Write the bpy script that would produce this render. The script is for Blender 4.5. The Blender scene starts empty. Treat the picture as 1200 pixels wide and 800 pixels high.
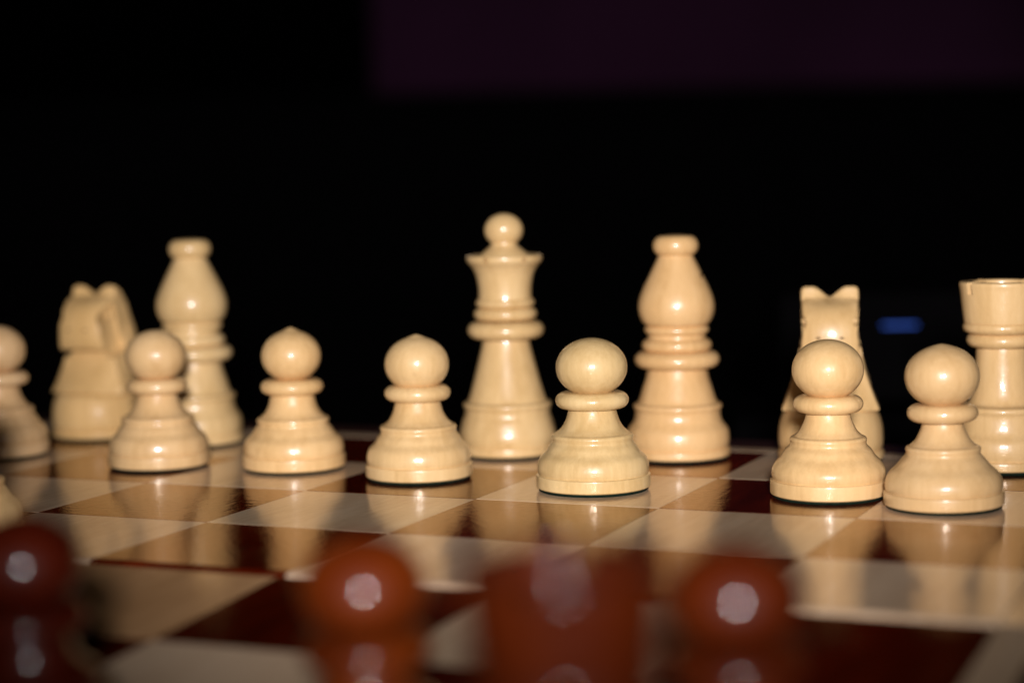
import bpy, bmesh, math, random
from mathutils import Vector, Matrix

random.seed(7)
scene = bpy.context.scene
C = scene.collection
S = 0.045                       # one board square, metres; all lengths below are in squares
DIP = 0.058                     # slope of the near half below the far half
PHI = -math.atan(DIP) / 2       # both halves rise towards the hinge by the same angle
T = Matrix.Rotation(PHI, 4, 'X')
T3 = T.to_3x3()

# ------------------------------------------------------------------ camera
F, PITCH, YAW, ROLL = 2.3574, 0.0865, -0.4058, -0.0209
CAM = Vector((7.254, -11.378, 1.7057))
fw = Vector((math.sin(YAW)*math.cos(PITCH), math.cos(YAW)*math.cos(PITCH), -math.sin(PITCH)))
rt = Vector((math.cos(YAW), -math.sin(YAW), 0))
up = rt.cross(fw)
r2 = rt*math.cos(ROLL) + up*math.sin(ROLL)
u2 = -rt*math.sin(ROLL) + up*math.cos(ROLL)
cd = bpy.data.cameras.new('camera')
cam = bpy.data.objects.new('camera', cd)
C.objects.link(cam)
rot = Matrix((r2, u2, -fw)).transposed()
cam.matrix_world = Matrix.Translation(T3 @ CAM * S) @ (T3 @ rot).to_4x4()
cd.sensor_width = 36
cd.lens = F*1000/1200*36
cd.clip_start = 0.01
cd.clip_end = 50
cd.dof.use_dof = True
cd.dof.focus_distance = 10.3*S
cd.dof.aperture_fstop = cd.lens*0.001/(0.235*S)
scene.camera = cam

# ------------------------------------------------------------------ world: a dark room
world = bpy.data.worlds.new('World')
scene.world = world
world.use_nodes = True
bg = world.node_tree.nodes['Background']
bg.inputs[0].default_value = (0.6, 0.5, 0.6, 1)
bg.inputs[1].default_value = 0.0002

# ------------------------------------------------------------------ the flash, behind and above the camera
back = Vector((-math.sin(YAW), -math.cos(YAW), 0))
ld = bpy.data.lights.new('flash', 'SPOT')
ld.shadow_soft_size = 0.55*S
ld.spot_size = math.radians(36)
ld.spot_blend = 0.6
ld.energy = 24.2
ld.color = (1.0, 0.96, 0.98)
flash = bpy.data.objects.new('flash', ld)
C.objects.link(flash)
lp = T3 @ (CAM + back*3.2 + Vector((0, 0, 1.5)) + rt*0.15) * S
aim = lp + T3 @ Vector((math.sin(YAW), math.cos(YAW), -math.tan(math.radians(3.4))))
flash.location = lp
flash.rotation_euler = (aim - lp).to_track_quat('-Z', 'Y').to_euler()

vs = scene.view_settings
vs.view_transform = 'Standard'
vs.look = 'None'
vs.gamma = 1
vs.exposure = 0.0
scene.cycles.max_bounces = 8
scene.cycles.use_denoising = True

# ------------------------------------------------------------------ materials
def new_mat(name):
    m = bpy.data.materials.new(name)
    m.use_nodes = True
    nt = m.node_tree
    return m, nt, nt.nodes['Principled BSDF']

def nd(nt, kind, **kw):
    n = nt.nodes.new(kind)
    for k, v in kw.items():
        if k in n.inputs: n.inputs[k].default_value = v
        else: setattr(n, k, v)
    return n

def ramp(nt, stops):
    n = nt.nodes.new('ShaderNodeValToRGB')
    e = n.color_ramp.elements
    while len(e) < len(stops): e.new(0.5)
    for el, (p, c) in zip(e, stops):
        el.position = p; el.color = (*c, 1)
    return n

def wood(name, c_lo, c_mid, c_hi, grain, rough, coat, coat_rough, peel, peel_scale, fleck=0.0, axis_scale=(1, 1, 1), spec=0.5, fine=1.0):
    """turned or veneered wood under varnish; the pattern is shifted per object, tinted by the object's colour"""
    m, nt, b = new_mat(name)
    L = nt.links.new
    tc = nd(nt, 'ShaderNodeTexCoord')
    oi = nd(nt, 'ShaderNodeObjectInfo')
    sh = nd(nt, 'ShaderNodeVectorMath', operation='SCALE')
    cmb = nd(nt, 'ShaderNodeCombineXYZ')
    for i in range(3): L(oi.outputs['Random'], cmb.inputs[i])
    L(cmb.outputs[0], sh.inputs[0]); sh.inputs['Scale'].default_value = 3.7
    mp = nd(nt, 'ShaderNodeMapping')
    mp.inputs['Scale'].default_value = [a*grain/S for a in axis_scale]
    L(tc.outputs['Object'], mp.inputs['Vector'])
    add = nd(nt, 'ShaderNodeVectorMath', operation='ADD')
    L(mp.outputs[0], add.inputs[0]); L(sh.outputs[0], add.inputs[1])
    n1 = nd(nt, 'ShaderNodeTexNoise', Scale=1.0, Detail=7.0, Roughness=0.6, Distortion=0.6)
    L(add.outputs[0], n1.inputs['Vector'])
    n2 = nd(nt, 'ShaderNodeTexNoise', Scale=5.0*fine, Detail=4.0, Roughness=0.7)
    L(add.outputs[0], n2.inputs['Vector'])
    mix = nd(nt, 'ShaderNodeMix', data_type='FLOAT')
    mix.inputs['Factor'].default_value = 0.35
    L(n1.outputs[0], mix.inputs['A']); L(n2.outputs[0], mix.inputs['B'])
    rp = ramp(nt, [(0.30, c_lo), (0.5, c_mid), (0.70, c_hi)])
    L(mix.outputs['Result'], rp.inputs[0])
    tint = nd(nt, 'ShaderNodeMix', data_type='RGBA', blend_type='MULTIPLY')
    tint.inputs['Factor'].default_value = 1
    L(rp.outputs[0], tint.inputs['A']); L(oi.outputs['Color'], tint.inputs['B'])
    out = tint.outputs['Result']
    if fleck:
        vf = nd(nt, 'ShaderNodeTexNoise', Scale=7.0/S, Detail=2.0)
        L(tc.outputs['Object'], vf.inputs['Vector'])
        fr = ramp(nt, [(0.70, (1, 1, 1)), (0.80, (0.45, 0.33, 0.22))])
        L(vf.outputs[0], fr.inputs[0])
        fm = nd(nt, 'ShaderNodeMix', data_type='RGBA', blend_type='MULTIPLY')
        fm.inputs['Factor'].default_value = fleck
        L(out, fm.inputs['A']); L(fr.outputs[0], fm.inputs['B'])
        out = fm.outputs['Result']
    L(out, b.inputs['Base Color'])
    b.inputs['Roughness'].default_value = rough
    b.inputs['Specular IOR Level'].default_value = spec
    b.inputs['Coat Weight'].default_value = coat
    b.inputs['Coat IOR'].default_value = 1.5
    # varnish gloss varies a little
    rn = nd(nt, 'ShaderNodeTexNoise', Scale=2.2/S, Detail=4.0)
    L(tc.outputs['Object'], rn.inputs['Vector'])
    rr = nd(nt, 'ShaderNodeMapRange')
    rr.inputs['From Min'].default_value = 0.3; rr.inputs['From Max'].default_value = 0.7
    rr.inputs['To Min'].default_value = coat_rough*0.55; rr.inputs['To Max'].default_value = coat_rough*1.6
    L(rn.outputs[0], rr.inputs['Value']); L(rr.outputs[0], b.inputs['Coat Roughness'])
    pn = nd(nt, 'ShaderNodeTexNoise', Scale=peel_scale/S, Detail=3.0, Roughness=0.55)
    L(tc.outputs['Object'], pn.inputs['Vector'])
    hmix = nd(nt, 'ShaderNodeMix', data_type='FLOAT')
    hmix.inputs['Factor'].default_value = 0.35
    L(pn.outputs[0], hmix.inputs['A']); L(n2.outputs[0], hmix.inputs['B'])
    bp = nd(nt, 'ShaderNodeBump')
    bp.inputs['Strength'].default_value = peel
    bp.inputs['Distance'].default_value = 0.01*S
    L(hmix.outputs['Result'], bp.inputs['Height'])
    L(bp.outputs[0], b.inputs['Normal']); L(bp.outputs[0], b.inputs['Coat Normal'])
    return m

def varnish(m, tint, ior=1.5):
    """swap the Principled shader for wood under amber varnish: mirror part tinted by the varnish"""
    nt = m.node_tree
    b = nt.nodes['Principled BSDF']
    L = nt.links.new
    df = nd(nt, 'ShaderNodeBsdfDiffuse'); gl = nd(nt, 'ShaderNodeBsdfGlossy'); fr = nd(nt, 'ShaderNodeFresnel'); mx = nd(nt, 'ShaderNodeMixShader')
    fr.inputs['IOR'].default_value = ior
    gl.inputs['Color'].default_value = (*tint, 1)
    L(b.inputs['Base Color'].links[0].from_socket, df.inputs['Color'])
    L(b.inputs['Coat Roughness'].links[0].from_socket, gl.inputs['Roughness'])
    for n in (df, gl, fr): L(b.inputs['Normal'].links[0].from_socket, n.inputs['Normal'])
    L(fr.outputs[0], mx.inputs[0]); L(df.outputs[0], mx.inputs[1]); L(gl.outputs[0], mx.inputs[2])
    out = [n for n in nt.nodes if n.type == 'OUTPUT_MATERIAL'][0]
    L(mx.outputs[0], out.inputs['Surface'])
    nt.nodes.remove(b)
    return m

def plain(name, col, rough, spec=0.5, noise=0.15, sc=40):
    m, nt, b = new_mat(name)
    tc = nd(nt, 'ShaderNodeTexCoord')
    n = nd(nt, 'ShaderNodeTexNoise', Scale=sc, Detail=5.0)
    nt.links.new(tc.outputs['Object'], n.inputs['Vector'])
    lo = tuple(c*(1-noise) for c in col); hi = tuple(c*(1+noise) for c in col)
    r = ramp(nt, [(0.3, lo), (0.7, hi)])
    nt.links.new(n.outputs[0], r.inputs[0]); nt.links.new(r.outputs[0], b.inputs['Base Color'])
    b.inputs['Roughness'].default_value = rough
    b.inputs['Specular IOR Level'].default_value = spec
    return m

BOX = wood('boxwood', (0.54, 0.35, 0.150), (0.68, 0.475, 0.235), (0.76, 0.555, 0.30), 3.2, 0.36, 0.50, 0.12, 0.40, 16, fleck=0.35, axis_scale=(1, 1, 0.16), spec=0.4, fine=1.5)
DULL = wood('dull_boxwood', (0.50, 0.32, 0.132), (0.64, 0.435, 0.205), (0.72, 0.51, 0.265), 3.2, 0.5, 0.10, 0.25, 0.40, 16, fleck=0.35, axis_scale=(1, 1, 0.16), spec=0.2, fine=1.5)
MAH = wood('stained_red_wood', (0.040, 0.0044, 0.0004), (0.082, 0.0130, 0.0005), (0.13, 0.023, 0.0008), 3.0, 0.5, 0.6, 0.05, 0.0, 16, axis_scale=(1, 1, 0.16), spec=0.12)
MAPLE = wood('maple_veneer', (0.44, 0.30, 0.18), (0.58, 0.42, 0.275), (0.68, 0.52, 0.36), 2.4, 0.5, 0.9, 0.085, 0.17, 22, fleck=0.15, axis_scale=(1, 0.11, 1), fine=1.6, spec=0.1)
ROSE = wood('mahogany_veneer', (0.024, 0.0018, 0.0003), (0.068, 0.0055, 0.0006), (0.130, 0.013, 0.0014), 2.6, 0.5, 0.9, 0.080, 0.20, 24, axis_scale=(1, 0.10, 1), fine=1.6, spec=0.05)
FRAME = wood('dark_frame_wood', (0.018, 0.004, 0.002), (0.035, 0.007, 0.003), (0.055, 0.011, 0.005), 2.0, 0.5, 0.7, 0.10, 0.15, 24, axis_scale=(0.15, 1, 1))
varnish(MAPLE, (1.0, 0.93, 0.84))
varnish(ROSE, (1.0, 0.85, 0.68))
CORE = plain('board_core', (0.05, 0.018, 0.010), 0.6)
FELT = plain('green_felt', (0.003, 0.010, 0.006), 0.95, 0.1, 0.4, 900)
DENT = plain('dark_dent', (0.10, 0.045, 0.015), 0.6)
TABLE = plain('black_table', (0.006, 0.005, 0.005), 0.55, 0.2)
WALL = plain('purple_wall', (0.042, 0.0115, 0.034), 0.9, 0.1, 0.25, 5)
BLACK = plain('black_lacquer', (0.0009, 0.0007, 0.0009), 0.8, 0.03)
LED, _nt, _b = new_mat('blue_light')
_b.inputs['Base Color'].default_value = (0.0, 0.02, 0.1, 1)
_b.inputs['Emission Color'].default_value = (0.02, 0.16, 1.0, 1)
_b.inputs['Emission Strength'].default_value = 0.45

# ------------------------------------------------------------------ mesh helpers
def to_mesh(name, bm, mat, smooth=True, angle=35):
    bmesh.ops.recalc_face_normals(bm, faces=bm.faces)
    me = bpy.data.meshes.new(name)
    bm.to_mesh(me); bm.free()
    me.materials.append(mat)
    if smooth:
        me.shade_smooth()
        me.set_sharp_from_angle(angle=math.radians(angle))
    return me

def link(name, me, parent=None, color=None):
    o = bpy.data.objects.new(name, me)
    C.objects.link(o)
    o.parent = parent
    if color: o.color = (*color, 1)
    return o

def empty(name, label=None, cat=None, group=None, kind=None):
    o = bpy.data.objects.new(name, None)
    o.empty_display_size = 0.01
    C.objects.link(o)
    return tag(o, label, cat, group, kind)

def tag(o, label=None, cat=None, group=None, kind=None):
    if label: o['label'] = label
    if cat: o['category'] = cat
    if group: o['group'] = group
    if kind: o['kind'] = kind
    return o

def box_bm(x0, x1, y0, y1, z0, z1, bev=0.0, seg=2, bm=None):
    bm = bm or bmesh.new()
    vs_ = [bm.verts.new((x*S, y*S, z*S)) for z in (z0, z1) for y in (y0, y1) for x in (x0, x1)]
    for f in ((0, 2, 3, 1), (4, 5, 7, 6), (0, 1, 5, 4), (2, 6, 7, 3), (0, 4, 6, 2), (1, 3, 7, 5)):
        bm.faces.new([vs_[i] for i in f])
    if bev:
        bmesh.ops.bevel(bm, geom=list(bm.edges), offset=bev*S, segments=seg, affect='EDGES', profile=0.5)
    return bm

def spline(pts, sub=5):
    """Catmull-Rom through (r, z[, 'c']) points; a third element marks a corner"""
    out = []
    runs, cur = [], [pts[0]]
    for p in pts[1:]:
        cur.append(p)
        if len(p) > 2: runs.append(cur); cur = [p]
    if len(cur) > 1: runs.append(cur)
    for run in runs:
        n = len(run)
        for i in range(n-1):
            p0 = run[i-1] if i else run[0]; p1 = run[i]; p2 = run[i+1]; p3 = run[i+2] if i+2 < n else run[-1]
            steps = sub if n > 2 else 1
            for k in range(steps):
                t = k/steps
                q = [0.5*((2*p1[j]) + (-p0[j]+p2[j])*t + (2*p0[j]-5*p1[j]+4*p2[j]-p3[j])*t*t + (-p0[j]+3*p1[j]-3*p2[j]+p3[j])*t**3) for j in (0, 1)]
                out.append((max(q[0], 0.0), q[1]))
    out.append((pts[-1][0], pts[-1][1]))
    return out

def lathe_bm(prof, seg=112, warp=None):
    bm = bmesh.new()
    rings = []
    for r, z in prof:
        if r < 1e-5:
            rings.append([bm.verts.new((0, 0, z*S))])
        else:
            ring = []
            for k in range(seg):
                a = 2*math.pi*k/seg
                rr, zz = (r, z) if warp is None else warp(r, z, a)
                ring.append(bm.verts.new((rr*math.cos(a)*S, rr*math.sin(a)*S, zz*S)))
            rings.append(ring)
    for a, b in zip(rings[:-1], rings[1:]):
        for k in range(seg):
            k2 = (k+1) % seg
            if len(a) == 1 and len(b) == 1: continue
            if len(a) == 1: bm.faces.new((a[0], b[k], b[k2]))
            elif len(b) == 1: bm.faces.new((a[k], a[k2], b[0]))
            else: bm.faces.new((a[k], a[k2], b[k2], b[k]))
    for ring in (rings[0], rings[-1]):
        if len(ring) > 1: bm.faces.new(ring)
    return bm

def ring_prof(rin, z0, z1, r, n=10):
    """rounded ring (torus-like bead) between z0 and z1 with outer radius r"""
    zc, h = (z0+z1)/2, (z1-z0)/2
    w = min(h*1.15, r-rin)
    pts = [(rin, z0)]
    for i in range(n*2+1):
        a = -math.pi/2 + math.pi*i/(2*n)
        pts.append((r - w + w*math.cos(a), zc + h*math.sin(a)))
    pts.append((rin, z1))
    return pts

def ball_prof(rr, zc, hh, zmin, tip=0.0, n=40):
    a0 = math.asin(max(-1, (zmin-zc)/hh))
    pts = []
    for i in range(n+1):
        a = a0 + (math.pi/2-a0)*i/n
        z = zc + hh*math.sin(a)
        r = rr*math.cos(a)
        if tip and a > 1.25: z += tip*((a-1.25)/(math.pi/2-1.25))
        pts.append((r if i < n else 0.0, z))
    return pts

def place(o, x, y, rz=0.0, half='far', lean=(0, 0)):
    if half == 'far':
        M = T @ Matrix.Translation(Vector((x, y, 0))*S)
    else:
        z = DIP*(y+4)
        M = T @ Matrix.Translation(Vector((x, y, z))*S) @ Matrix.Rotation(math.atan(DIP), 4, 'X')
    o.matrix_world = M @ Matrix.Rotation(lean[0], 4, 'X') @ Matrix.Rotation(lean[1], 4, 'Y') @ Matrix.Rotation(rz, 4, 'Z')

# ------------------------------------------------------------------ the setting
def world_box(name, x0, x1, y0, y1, z0, z1, mat, bev=0.0):
    return link(name, to_mesh(name, box_bm(x0, x1, y0, y1, z0, z1, bev), mat, smooth=False))

THICK = 0.42
RIM = 0.165                      # pale inlay strip round the squares
RAIL = 0.34                      # dark outer rail
tz = (RIM+RAIL)*math.sin(PHI) - THICK*math.cos(PHI)
tb = world_box('table', -4.2, 8.2, -10.2, 1.6, tz-0.6, tz, TABLE, 0.05)
tag(tb, 'plain black table top under the chess board', 'table')

# things far behind, placed along the view direction
fwh = Vector((math.sin(YAW), math.cos(YAW), 0))
def behind(name, dist, x0, x1, z0, z1, depth, mat, bev=0.05, parent=None):
    """a box facing the camera: centre line at dist squares, x along the camera's right, z height"""
    bm = box_bm(x0, x1, 0, depth, z0, z1, bev)
    o = link(name, to_mesh(name, bm, mat, smooth=False), parent)
    if parent is None:
        c = (CAM + fwh*dist)*S
        o.matrix_world = T @ Matrix.Translation(Vector((c.x, c.y, 0))) @ Matrix.Rotation(-YAW, 4, 'Z')
    return o
wl = behind('wall', 42, -22, 24, -8, 16, 0.5, WALL, 0.0)
tag(wl, kind='structure')
cab = empty('cabinet', 'low black cabinet in the dark behind the chess pieces', 'cabinet')
cab.matrix_world = T @ Matrix.Translation((CAM + fwh*34)*S - Vector((0, 0, CAM.z*S))) @ Matrix.Rotation(-YAW, 4, 'Z')
behind('carcass', 0, -14, 14, -7, 2.72, 4, BLACK, 0.05, cab)
behind('cabinet_top', 0, -14.3, 14.3, 2.72, 2.98, 4.3, BLACK, 0.05, cab)
for k in range(3):
    dr = behind('door', 0, -13.6+9.2*k, -4.8+9.2*k, -6.6, 2.5, 0.3, BLACK, 0.05, cab)
    dr.location.y = -0.31*S
cur = bpy.data.objects.new('curtain', None)
bm = bmesh.new()
n = 80
for i in range(n+1):
    x = -16 + 13.4*i/n
    y = 0.35*math.sin(i*0.9) + 0.15*math.sin(i*0.37+1)
    for z in (-8, 12): bm.verts.new((x*S, y*S, z*S))
bm.verts.ensure_lookup_table()
for i in range(n): bm.faces.new((bm.verts[2*i], bm.verts[2*i+2], bm.verts[2*i+3], bm.verts[2*i+1]))
bmesh.ops.solidify(bm, geom=list(bm.faces), thickness=0.1*S)
cur = link('curtain', to_mesh('curtain', bm, BLACK))
cur.matrix_world = T @ Matrix.Translation((CAM + fwh*39.5)*S - Vector((0, 0, CAM.z*S))) @ Matrix.Rotation(-YAW, 4, 'Z')
tag(cur, 'black curtain hanging beside the dim purple wall', 'curtain')
med = empty('media_box', 'black box with a small blue light, in the dark behind the knight', 'media box')
med.matrix_world = T @ Matrix.Translation((CAM + fwh*16.5)*S - Vector((0, 0, CAM.z*S))) @ Matrix.Rotation(-YAW, 4, 'Z')
behind('casing', 0, 2.2, 4.8, -0.30, 0.62, 1.4, BLACK, 0.06, med)
lt = behind('indicator_light', 0, 3.05, 3.33, 0.335, 0.352, 0.05, LED, 0.0, med)
lt.location.y = -0.04*S
behind('foot', 0, 2.4, 2.6, -0.38, -0.30, 1.2, BLACK, 0.0, med)
behind('foot', 0, 4.4, 4.6, -0.38, -0.30, 1.2, BLACK, 0.0, med)
shf = behind('shelf', 16.3, 1.8, 5.6, -0.62, -0.38, 2.0, BLACK, 0.03)
tag(shf, 'dark shelf carrying the box with the blue light', 'shelf')

# ------------------------------------------------------------------ the folding chess board
board = empty('chess_board', 'folding wooden chess board with glossy dark red and pale squares', 'chess board')
board.matrix_world = T
TILE = 0.06
LIP = 0.055
def tile_bm(lip):
    """a square of veneer, origin at its centre on the top face; lip rounds the edge at the fold (-y)"""
    g = 0.0012
    a = 0.5-g
    top = [(a, 0.0)]
    if lip:
        for i in range(6):
            t = math.pi/2*i/5
            top.append((-a+LIP-LIP*math.sin(t), -LIP+LIP*math.cos(t)))
    else:
        top += [(-a+0.004, 0.0), (-a, -0.004)]
        top[0] = (a-0.004, 0.0); top.insert(0, (a, -0.004))
    prof = top + [(-a, -TILE-0.02), (a, -TILE-0.02)]
    bm = bmesh.new()
    L_ = [bm.verts.new((-a*S, y*S, z*S)) for y, z in prof]
    R_ = [bm.verts.new((a*S, y*S, z*S)) for y, z in prof]
    bm.faces.new(L_); bm.faces.new(R_)
    for i in range(len(prof)):
        j = (i+1) % len(prof)
        bm.faces.new((L_[i], L_[j], R_[j], R_[i]))
    return bm
tile_me = {}
for light in (0, 1):
    for lip in (0, 1):
        me = to_mesh('square', tile_bm(lip), MAPLE if light else ROSE, True, 50)
        for pl in me.polygons:
            pl.use_smooth = lip == 1 and 0.05 < pl.normal.z < 0.999 and pl.normal.y < -0.05
        tile_me[light, lip] = me

def make_half(near):
    h = empty('board_half')
    h.parent = board
    # local frame: y from 0 (outer edge of squares) to -4 (fold); the near half is the same turned round
    if near:
        h.matrix_basis = Matrix.Translation(Vector((0, -4, 0))*S) @ Matrix.Rotation(math.atan(DIP), 4, 'X') @ Matrix.Translation(Vector((4, -4, 0))*S) @ Matrix.Rotation(math.pi, 4, 'Z')
    X0, X1 = -2, 6
    o = RIM + RAIL
    link('core_panel', to_mesh('core_panel', box_bm(X0-o+0.01, X1+o-0.01, -3.99, o-0.01, -THICK, -TILE), CORE, False), h)
    e = 0.002
    for x0, x1, y0, y1 in ((X0-RIM, X0-e, -4, RIM), (X1+e, X1+RIM, -4, RIM), (X0, X1, e, RIM)):
        link('inlay_strip', to_mesh('inlay_strip', box_bm(x0, x1, y0+0.001, y1-0.001, -TILE-0.02, 0, 0.006, 1), MAPLE, False), h, (0.97, 0.93, 0.88))
    for x0, x1, y0, y1 in ((X0-o, X0-RIM-e, -4, RIM), (X1+RIM+e, X1+o, -4, RIM), (X0-o, X1+o, RIM+e, o)):
        link('frame_rail', to_mesh('frame_rail', box_bm(x0, x1, y0+0.001, y1-0.001, -THICK-0.002, 0.0015, 0.02, 2), FRAME, False), h)
    for i in range(8):
        for j in range(4):
            # far half: x index i from -2, rank j+1; file a is the last one, a1 is dark
            light = (7-i + j) % 2
            t = link('square', tile_me[light, 1 if j == 3 else 0], h)
            t.location = Vector((X0+i+0.5, -j-0.5, 0))*S
            v = random.uniform(0.90, 1.06) if light else random.uniform(0.75, 1.25)
            t.color = (v, v*random.uniform(0.97, 1.0), v*random.uniform(0.93, 1.0), 1)
            if near and (i, j) == (3, 3): t.color = (0.86, 0.66, 0.46, 1)     # one square of browner veneer
    return h
make_half(False)
make_half(True)

# ------------------------------------------------------------------ chess pieces
def vary(k=1.0):
    v = random.uniform(0.95, 1.04)
    return (v, v*random.uniform(0.955, 1.0), v*random.uniform(0.90, 1.0))

def build(root, parts, mat, color, seg=112):
    for nm, prof in parts:
        m = FELT if nm == 'felt_pad' else mat
        o = link(nm, to_mesh(nm, lathe_bm(prof, seg), m, True, 32), root, color if m is mat else None)
    return root

def felt(r): return [(0, 0), (r-0.004, 0.0), (r, 0.004), (r, 0.018), (0, 0.018)]

def pawn(name, x, y, label, group, mat=BOX, color=(1, 1, 1), half='far', rb=0.296, ball=0.184, ballh=0.155, collar=0.188,
         ledge=0.212, lz=0.288, band=0.083, tip=0.0, slope=0.0, H=0.803, rz=0.0, lean=(0, 0), cz=0.475, neck=0.125):
    root = empty(name, label, 'pawn', group)
    fz = 0.012
    base = [(0, fz), (rb-0.016, fz, 'c'), (rb-0.004, fz+0.006), (rb, fz+0.016), (rb, band-0.008), (rb-0.003, band, 'c'), (rb-0.012, band+0.003, 'c')]
    d = slope
    k = (lz-0.030-band)
    body = [(0, band-0.01), (rb-0.014, band-0.002, 'c'), (rb-0.007, band+0.14*k), (rb-0.009-d*.1, band+0.32*k), (rb-0.022-d*.6, band+0.52*k),
            (ledge+0.58*(rb-0.03-ledge), band+0.70*k), (ledge+0.016+d*.6, band+0.86*k), (ledge-0.002+d*.15, band+k), (ledge-0.001, lz-0.014), (ledge+0.001, lz-0.003), (ledge-0.005, lz+0.008), (ledge-0.02, lz+0.014, 'c'),
            (neck+(ledge-0.02-neck)*0.56, lz+0.040), (neck+(ledge-0.02-neck)*0.24, lz+0.078), (neck+0.005, cz-0.072), (neck-0.002, cz-0.045), (neck-0.01, cz-0.03, 'c'), (0, cz-0.03)]
    col = [(0, cz-0.042)] + ring_prof(neck-0.02, cz-0.044, cz+0.044, collar) + [(0, cz+0.044)]
    zc = H - tip*0.6 - ballh
    head = [(0, cz+0.03)] + ball_prof(ball, zc, ballh, cz+0.034, tip*0.6)
    build(root, [('felt_pad', felt(rb-0.012)), ('base', spline(base)), ('body', spline(body)), ('collar', col), ('head', head)], mat, color)
    place(root, x, y, rz, half, lean)
    return root

WP = 'pale pawns'
pawn('pawn', -0.530, -1.301, 'pale dull pawn beside the knight that has its muzzle turned aside, on the same file', WP, color=(0.93, 0.86, 0.86), rz=1.1, ball=0.176)
pawn('pawn', 0.711, -1.433, 'pale pinkish wooden pawn overlapping the pale bishop that has its lower half hidden', WP, color=(0.97, 0.90, 0.85), rz=2.2, ball=0.178, collar=0.178, neck=0.118)
pawn('pawn', 1.540, -1.298, 'pale wooden pawn with pointed tip and green felt, standing alone on the empty king file', WP, color=(1.05, 0.97, 0.88), rz=0.4, ball=0.171, ballh=0.150, tip=0.028, collar=0.180, ledge=0.207, H=0.818)
pawn('pawn', 2.403, -1.429, 'pale wooden pawn with a slightly pointed head beside the pale queen', WP, color=(1.02, 0.97, 0.90), rz=3.0, ball=0.178, tip=0.020, H=0.800, collar=0.183, ledge=0.212)
pawn('pawn', 3.474, -1.527, 'yellowish pale pawn with straight-sided foot between the pale queen and bishop', WP, color=(0.97, 0.97, 0.90), rz=5.0, ball=0.188, collar=0.193, rb=0.302, ledge=0.217)
pawn('pawn', 4.713, -1.412, 'pale wooden pawn in front of the knight with V-shaped ears', WP, color=(1.04, 0.97, 0.88), rz=4.1, ball=0.182, collar=0.178, ledge=0.194, lz=0.298, slope=0.014, neck=0.112, band=0.09)
pawn('pawn', 5.329, -1.563, 'pale wooden pawn with a strip of green felt showing, in front of the pale rook', WP, color=(0.93, 0.86, 0.80), rz=0.9, ball=0.181, tip=0.010, collar=0.172, ledge=0.182, lz=0.292, slope=0.012, neck=0.100, cz=0.465, band=0.078, rb=0.292, lean=(0, -0.012))
pawn('pawn', 1.141, -3.790, 'pale pawn advanced a square ahead of the row of other pale pawns', WP, color=(0.95, 0.88, 0.78), rz=0.9)

BP = 'dark red pawns'
BL = 'dark red varnished pawn with a bright round highlight on its ball head'
pawn('pawn', 3.43, -6.30, 'dark red glossy pawn on the same file as the yellowish pale pawn with straight-sided foot', BP, MAH, half='near', rz=1.3, color=(0.5, 0.25, 0.25))
pawn('pawn', 4.61, -6.30, 'dark red glossy pawn between two other red pawns, next to the red rook', BP, MAH, half='near', rz=2.7, color=(1.15, 1.1, 1))
pawn('pawn', 5.672, -6.157, 'dark red glossy pawn on the board edge file, beside the red rook', BP, MAH, half='near', rz=0.2, color=(0.75, 0.6, 0.5))

def foot(rb, band, fz=0.014):
    return [(0, fz), (rb-0.014, fz, 'c'), (rb-0.004, fz+0.006), (rb, fz+0.014), (rb, band-0.008), (rb-0.004, band, 'c'), (rb-0.012, band+0.003, 'c')]

def belly(rb, band, ledge, lz, after):
    return [(0, band-0.01), (rb-0.016, band-0.002, 'c'), (rb-0.006, band+0.035), (rb-0.005, band+0.07), (rb-0.013, band+0.11), (ledge+0.006, band+0.15), (ledge-0.006, lz-0.066), (ledge-0.007, lz-0.035),
            (ledge, lz-0.018), (ledge+0.002, lz-0.006), (ledge-0.004, lz+0.006), (ledge-0.016, lz+0.010, 'c')] + after

def bead(z0, z1, r, rin=0.10): return [(0, z0)] + ring_prof(rin, z0, z1, r) + [(0, z1)]

def cut(o, cutters):
    """carve boxes (bmesh) out of an object's mesh"""
    for cb in cutters:
        cm = bpy.data.meshes.new('cutter')
        bmesh.ops.recalc_face_normals(cb, faces=cb.faces)
        cb.to_mesh(cm); cb.free()
        co = bpy.data.objects.new('cutter', cm)
        C.objects.link(co)
        md = o.modifiers.new('cut', 'BOOLEAN'); md.operation = 'DIFFERENCE'; md.solver = 'EXACT'; md.object = co
        bpy.context.view_layer.update()
        dg = bpy.context.evaluated_depsgraph_get()
        me = bpy.data.meshes.new_from_object(o.evaluated_get(dg))
        o.modifiers.clear()
        o.data = me
        bpy.data.objects.remove(co)
    o.data.set_sharp_from_angle(angle=math.radians(35))

def xform(bm, M):
    bmesh.ops.transform(bm, matrix=M, verts=bm.verts)
    return bm

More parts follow.
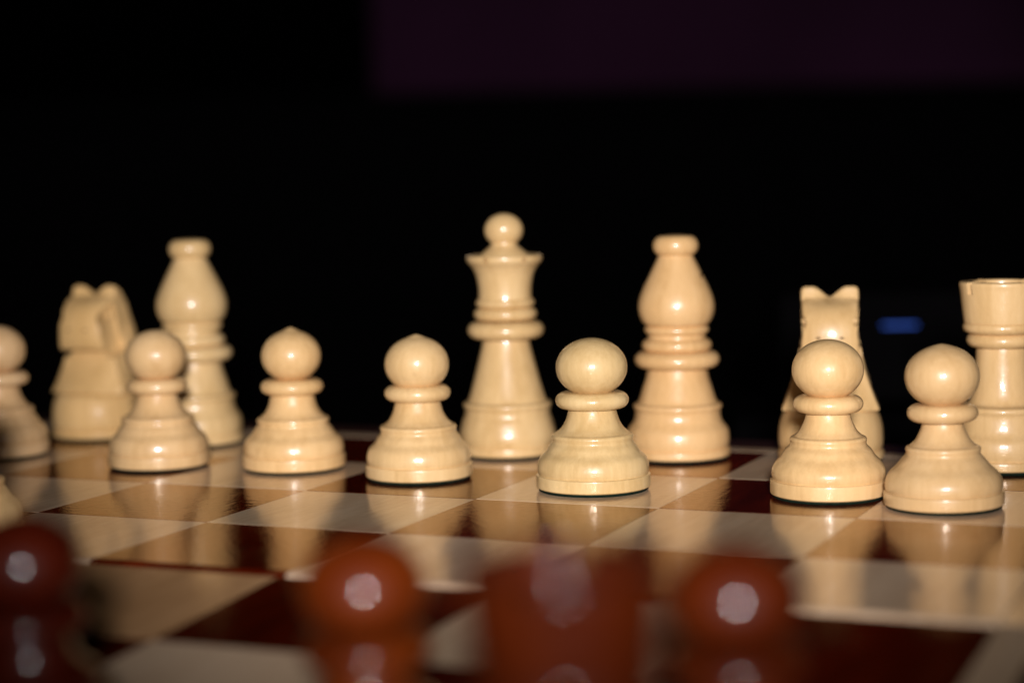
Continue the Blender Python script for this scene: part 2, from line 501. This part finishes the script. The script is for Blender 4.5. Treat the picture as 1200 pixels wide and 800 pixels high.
def queen(x, y, label, color, rz=0.0):
    root = empty('queen', label, 'queen')
    rb, band = 0.292, 0.064
    parts = [('felt_pad', felt(rb-0.010)), ('base', spline(foot(rb, band))),
        ('body', spline(belly(rb, band, 0.262, 0.310, [(0.232, 0.335), (0.205, 0.42), (0.176, 0.53), (0.148, 0.64), (0.138, 0.70, 'c'), (0, 0.70)]))),
        ('collar', bead(0.692, 0.798, 0.228)), ('neck_ring', bead(0.800, 0.880, 0.188)), ('neck_ring', bead(0.876, 0.935, 0.176))]
    build(root, parts, BOX, color)
    cr = spline([(0, 0.92), (0.160, 0.925, 'c'), (0.157, 0.96), (0.160, 1.01), (0.172, 1.07), (0.193, 1.115), (0.218, 1.145), (0.226, 1.163), (0.223, 1.182), (0.208, 1.190, 'c'), (0.178, 1.182), (0.150, 1.180, 'c'), (0, 1.180)])
    crown = link('crown', to_mesh('crown', lathe_bm(cr, 96), BOX, True, 35), root, color)
    cuts = []
    for k in range(6):
        a = 2*math.pi*k/6 + 0.43
        b = box_bm(0.17, 0.30, -0.016, 0.016, 1.150, 1.25)
        cuts.append(xform(b, Matrix.Rotation(a, 4, 'Z')))
    big = bmesh.new()
    for b in cuts:
        tmp = bpy.data.meshes.new('t'); b.to_mesh(tmp); b.free(); big.from_mesh(tmp); bpy.data.meshes.remove(tmp)
    cut(crown, [big])
    build(root, [('dome', spline([(0, 1.17), (0.152, 1.175, 'c'), (0.135, 1.20), (0.105, 1.225), (0.082, 1.245), (0.078, 1.262), (0.07, 1.27, 'c'), (0, 1.27)])),
                 ('finial', [(0, 1.245)] + ball_prof(0.116, 1.335, 0.100, 1.25))], BOX, color)
    place(root, x, y, rz)
    return root
queen(2.523, -0.457, 'pale wooden queen with notched crown and ball top, tallest of the pieces', (1.0, 0.96, 0.88), 0.0)

def bishop(x, y, label, color, slit, rz=0.0, rb=0.300):
    root = empty('bishop', label, 'bishop', 'pale bishops')
    band = 0.062
    parts = [('felt_pad', felt(rb-0.010)), ('base', spline(foot(rb, band))),
        ('body', spline(belly(rb, band, 0.256, 0.312, [(0.226, 0.338), (0.206, 0.40), (0.184, 0.47), (0.172, 0.525), (0.166, 0.545, 'c'), (0, 0.545)]))),
        ('collar', bead(0.525, 0.625, 0.247)), ('neck_ring', bead(0.618, 0.698, 0.203)),
        ('neck', spline([(0, 0.68), (0.176, 0.685, 'c'), (0.168, 0.705), (0.168, 0.73), (0.166, 0.745, 'c'), (0, 0.745)])),
        ('neck_ring', bead(0.720, 0.778, 0.188))]
    build(root, parts, BOX, color)
    mp = spline([(0, 0.765), (0.170, 0.770, 'c'), (0.196, 0.79), (0.216, 0.835), (0.222, 0.885), (0.212, 0.94), (0.188, 1.00), (0.158, 1.06), (0.128, 1.12), (0.106, 1.165), (0.098, 1.19, 'c'), (0, 1.19)])
    mitre = link('mitre', to_mesh('mitre', lathe_bm(mp, 80), BOX, True, 35), root, color)
    b = box_bm(0.0, 0.3, -0.3, 0.3, -0.012, 0.012)
    M = Matrix.Rotation(slit, 4, 'Z') @ Matrix.Translation(Vector((0.120, 0, 1.055))*S) @ Matrix.Rotation(-0.55, 4, 'Y')
    cut(mitre, [xform(b, M)])
    build(root, [('finial', [(0, 1.175)] + ring_prof(0.08, 1.172, 1.292, 0.133, 8) + [(0.04, 1.297), (0, 1.298)])], BOX, color)
    place(root, x, y, rz)
bishop(3.542, -0.316, 'orange-tinted pale bishop with flat knob top, between queen and knight', (1.03, 0.91, 0.80), 0.55, rb=0.304)
bishop(0.390, -0.517, 'pale yellowish bishop with flat knob top, lower half behind a pawn', (1.0, 0.97, 0.90), 2.4)

def rook(x, y, label, color, mat, rz=0.0, half='far', group=None):
    root = empty('rook', label, 'rook', group)
    rb, band = 0.298, 0.066
    parts = [('felt_pad', felt(rb-0.010)), ('base', spline(foot(rb, band))),
        ('body', spline(belly(rb, band, 0.250, 0.345, [(0.190, 0.362), (0.168, 0.40), (0.152, 0.48), (0.143, 0.58), (0.140, 0.66), (0.136, 0.68, 'c'), (0, 0.68)]))),
        ('collar', bead(0.668, 0.752, 0.192)), ('neck_ring', bead(0.746, 0.816, 0.212))]
    build(root, parts, mat, color)
    hp = spline([(0, 0.80), (0.205, 0.806, 'c'), (0.209, 0.83), (0.217, 0.90), (0.226, 0.98), (0.231, 1.012), (0.229, 1.024), (0.222, 1.030, 'c'), (0.165, 1.030, 'c'), (0.155, 1.02), (0.152, 0.96, 'c'), (0, 0.955)])
    head = link('turret', to_mesh('turret', lathe_bm(hp, 96), mat, True, 35), root, color)
    for k in range(2):
        cut(head, [xform(box_bm(-0.3, 0.3, -0.020, 0.020, 0.965, 1.1), Matrix.Rotation(math.pi*k/2 + 0.88, 4, 'Z'))])
    place(root, x, y, rz, half)
rook(5.39, -0.245, 'pale wooden rook with slotted rim behind the corner pawn', (1.0, 0.93, 0.84), BOX, 0.0)
rook(5.62, -7.27, 'dark red rook, a broad flat-topped piece between two red pawns', (0.55, 0.42, 0.4), MAH, 0.9, 'near')

def knight(x, y, label, color, face, BOX=BOX):
    root = empty('knight', label, 'knight', 'pale knights')
    rb, band = 0.300, 0.062
    pl = [(0, band-0.01), (rb-0.016, band-0.002, 'c'), (rb-0.004, band+0.04), (rb-0.004, band+0.10), (rb-0.010, band+0.15), (rb-0.024, 0.260), (rb-0.042, 0.288), (rb-0.06, 0.300, 'c'), (0, 0.300)]
    build(root, [('felt_pad', felt(rb-0.010)), ('base', spline(foot(rb, band))), ('pedestal', spline(pl))], BOX, color)
    # side view: u forward, z up
    side = [(-0.245, 0.298), (-0.250, 0.40), (-0.248, 0.50), (-0.240, 0.60), (-0.225, 0.70), (-0.195, 0.80), (-0.150, 0.885), (-0.090, 0.955), (-0.045, 0.985), (-0.012, 0.992),
            (0.004, 0.980), (0.012, 0.950), (0.022, 0.928), (0.050, 0.915), (0.100, 0.898), (0.145, 0.881), (0.182, 0.858), (0.212, 0.828), (0.234, 0.792), (0.247, 0.745), (0.252, 0.670), (0.240, 0.612), (0.210, 0.585),
            (0.150, 0.585), (0.095, 0.590), (0.075, 0.565), (0.095, 0.505), (0.135, 0.440), (0.182, 0.365), (0.222, 0.308), (0.212, 0.298), (0.0, 0.298)]
    nv = 14
    bm = bmesh.new()
    rows = []
    for k in range(nv+1):
        v = -1 + 2*k/nv
        row = []
        for u, z in side:
            hw = 0.162 + 0.114*max(0.0, (0.66-z)/0.36)**1.3
            if u < -0.1 and z > 0.6: hw -= 0.02*min(1, (z-0.6)/0.3)
            if u > 0.08 and z > 0.55: hw -= 0.010
            zz = z
            if z > 0.925:                                   # the notch between the ears
                ear = 1 - abs(v)
                dip = 0.066*max(0.0, 1-abs(v)/0.50)
                if u < -0.05: dip *= max(0.0, 1 - (-0.05-u)/0.10)
                zz -= dip*min(1.0, (z-0.925)/0.05)
                if abs(v) > 0.85: zz -= 0.012*(abs(v)-0.85)/0.15
            # chest and mane round off towards the flanks
            uu = u
            if z < 0.56:
                uu = u*(1 - (0.45 if u > 0 else 0.3)*abs(v)**2.2*min(1, (0.56-z)/0.15))
            if u > 0.08 and z > 0.57:                      # the muzzle is rounded across
                uu = 0.08 + (u-0.08)*0.78 - 0.030*v*v*(u-0.08)/0.17
                if z > 0.75: zz -= 0.022*v*v*min(1.0, (u-0.08)/0.08)
            row.append(bm.verts.new((uu*S, v*hw*S, zz*S)))
        rows.append(row)
    m = len(side)
    for a, b in zip(rows[:-1], rows[1:]):
        for i in range(m):
            j = (i+1) % m
            bm.faces.new((a[i], a[j], b[j], b[i]))
    bm.faces.new(rows[0]); bm.faces.new(rows[-1])
    bmesh.ops.recalc_face_normals(bm, faces=bm.faces)
    rim = [e for e in bm.edges if len(e.link_faces) == 2 and any(len(f.verts) > 8 for f in e.link_faces)]
    bmesh.ops.bevel(bm, geom=rim, offset=0.022*S, segments=4, affect='EDGES', profile=0.5, clamp_overlap=True)
    bmesh.ops.triangulate(bm, faces=[f for f in bm.faces if len(f.verts) > 4])
    horse = link('horse_head', to_mesh('horse_head', bm, BOX, True, 42), root, color)
    # cheek hollow behind the muzzle, and a groove along the mane, on both flanks
    for s in (-1, 1):
        b = box_bm(-0.10, 0.10, -0.05, 0.05, -0.16, 0.16, 0.03, 2)
        M = Matrix.Translation(Vector((0.06, s*0.178, 0.70))*S) @ Matrix.Rotation(0.35, 4, 'Y')
        cut(horse, [xform(b, M)])
        b = box_bm(-0.012, 0.012, -0.04, 0.04, -0.26, 0.26)
        M = Matrix.Translation(Vector((-0.140, s*0.190, 0.60))*S) @ Matrix.Rotation(0.10, 4, 'Y')
        cut(horse, [xform(b, M)])
    for s in (-1, 1):
        for nm, (u, v, z), r in (('nostril', (0.207, s*0.065, 0.716), 0.011), ('eye', (0.045, s*0.138, 0.80), 0.024)):
            eb = bmesh.new()
            bmesh.ops.create_uvsphere(eb, u_segments=12, v_segments=8, radius=r*S)
            o = link(nm, to_mesh(nm, eb, DENT if nm == 'nostril' else BOX), horse, color)
            o.location = Vector((u, v, z))*S
            if nm == 'nostril': o.scale = (1, 1.2, 0.5)
    place(root, x, y, face)
knight(4.415, -0.185, 'pale wooden knight facing outwards with two V-shaped ears, behind a pawn', (1.0, 0.93, 0.83), math.atan2(CAM.y+0.1, CAM.x-4.4))
knight(-0.43, -0.396, 'pale wooden knight with boxy muzzle turned aside, next to the pale yellowish bishop', (0.97, 0.90, 0.78), math.atan2(CAM.y+0.4, CAM.x+0.43)-0.60, DULL)
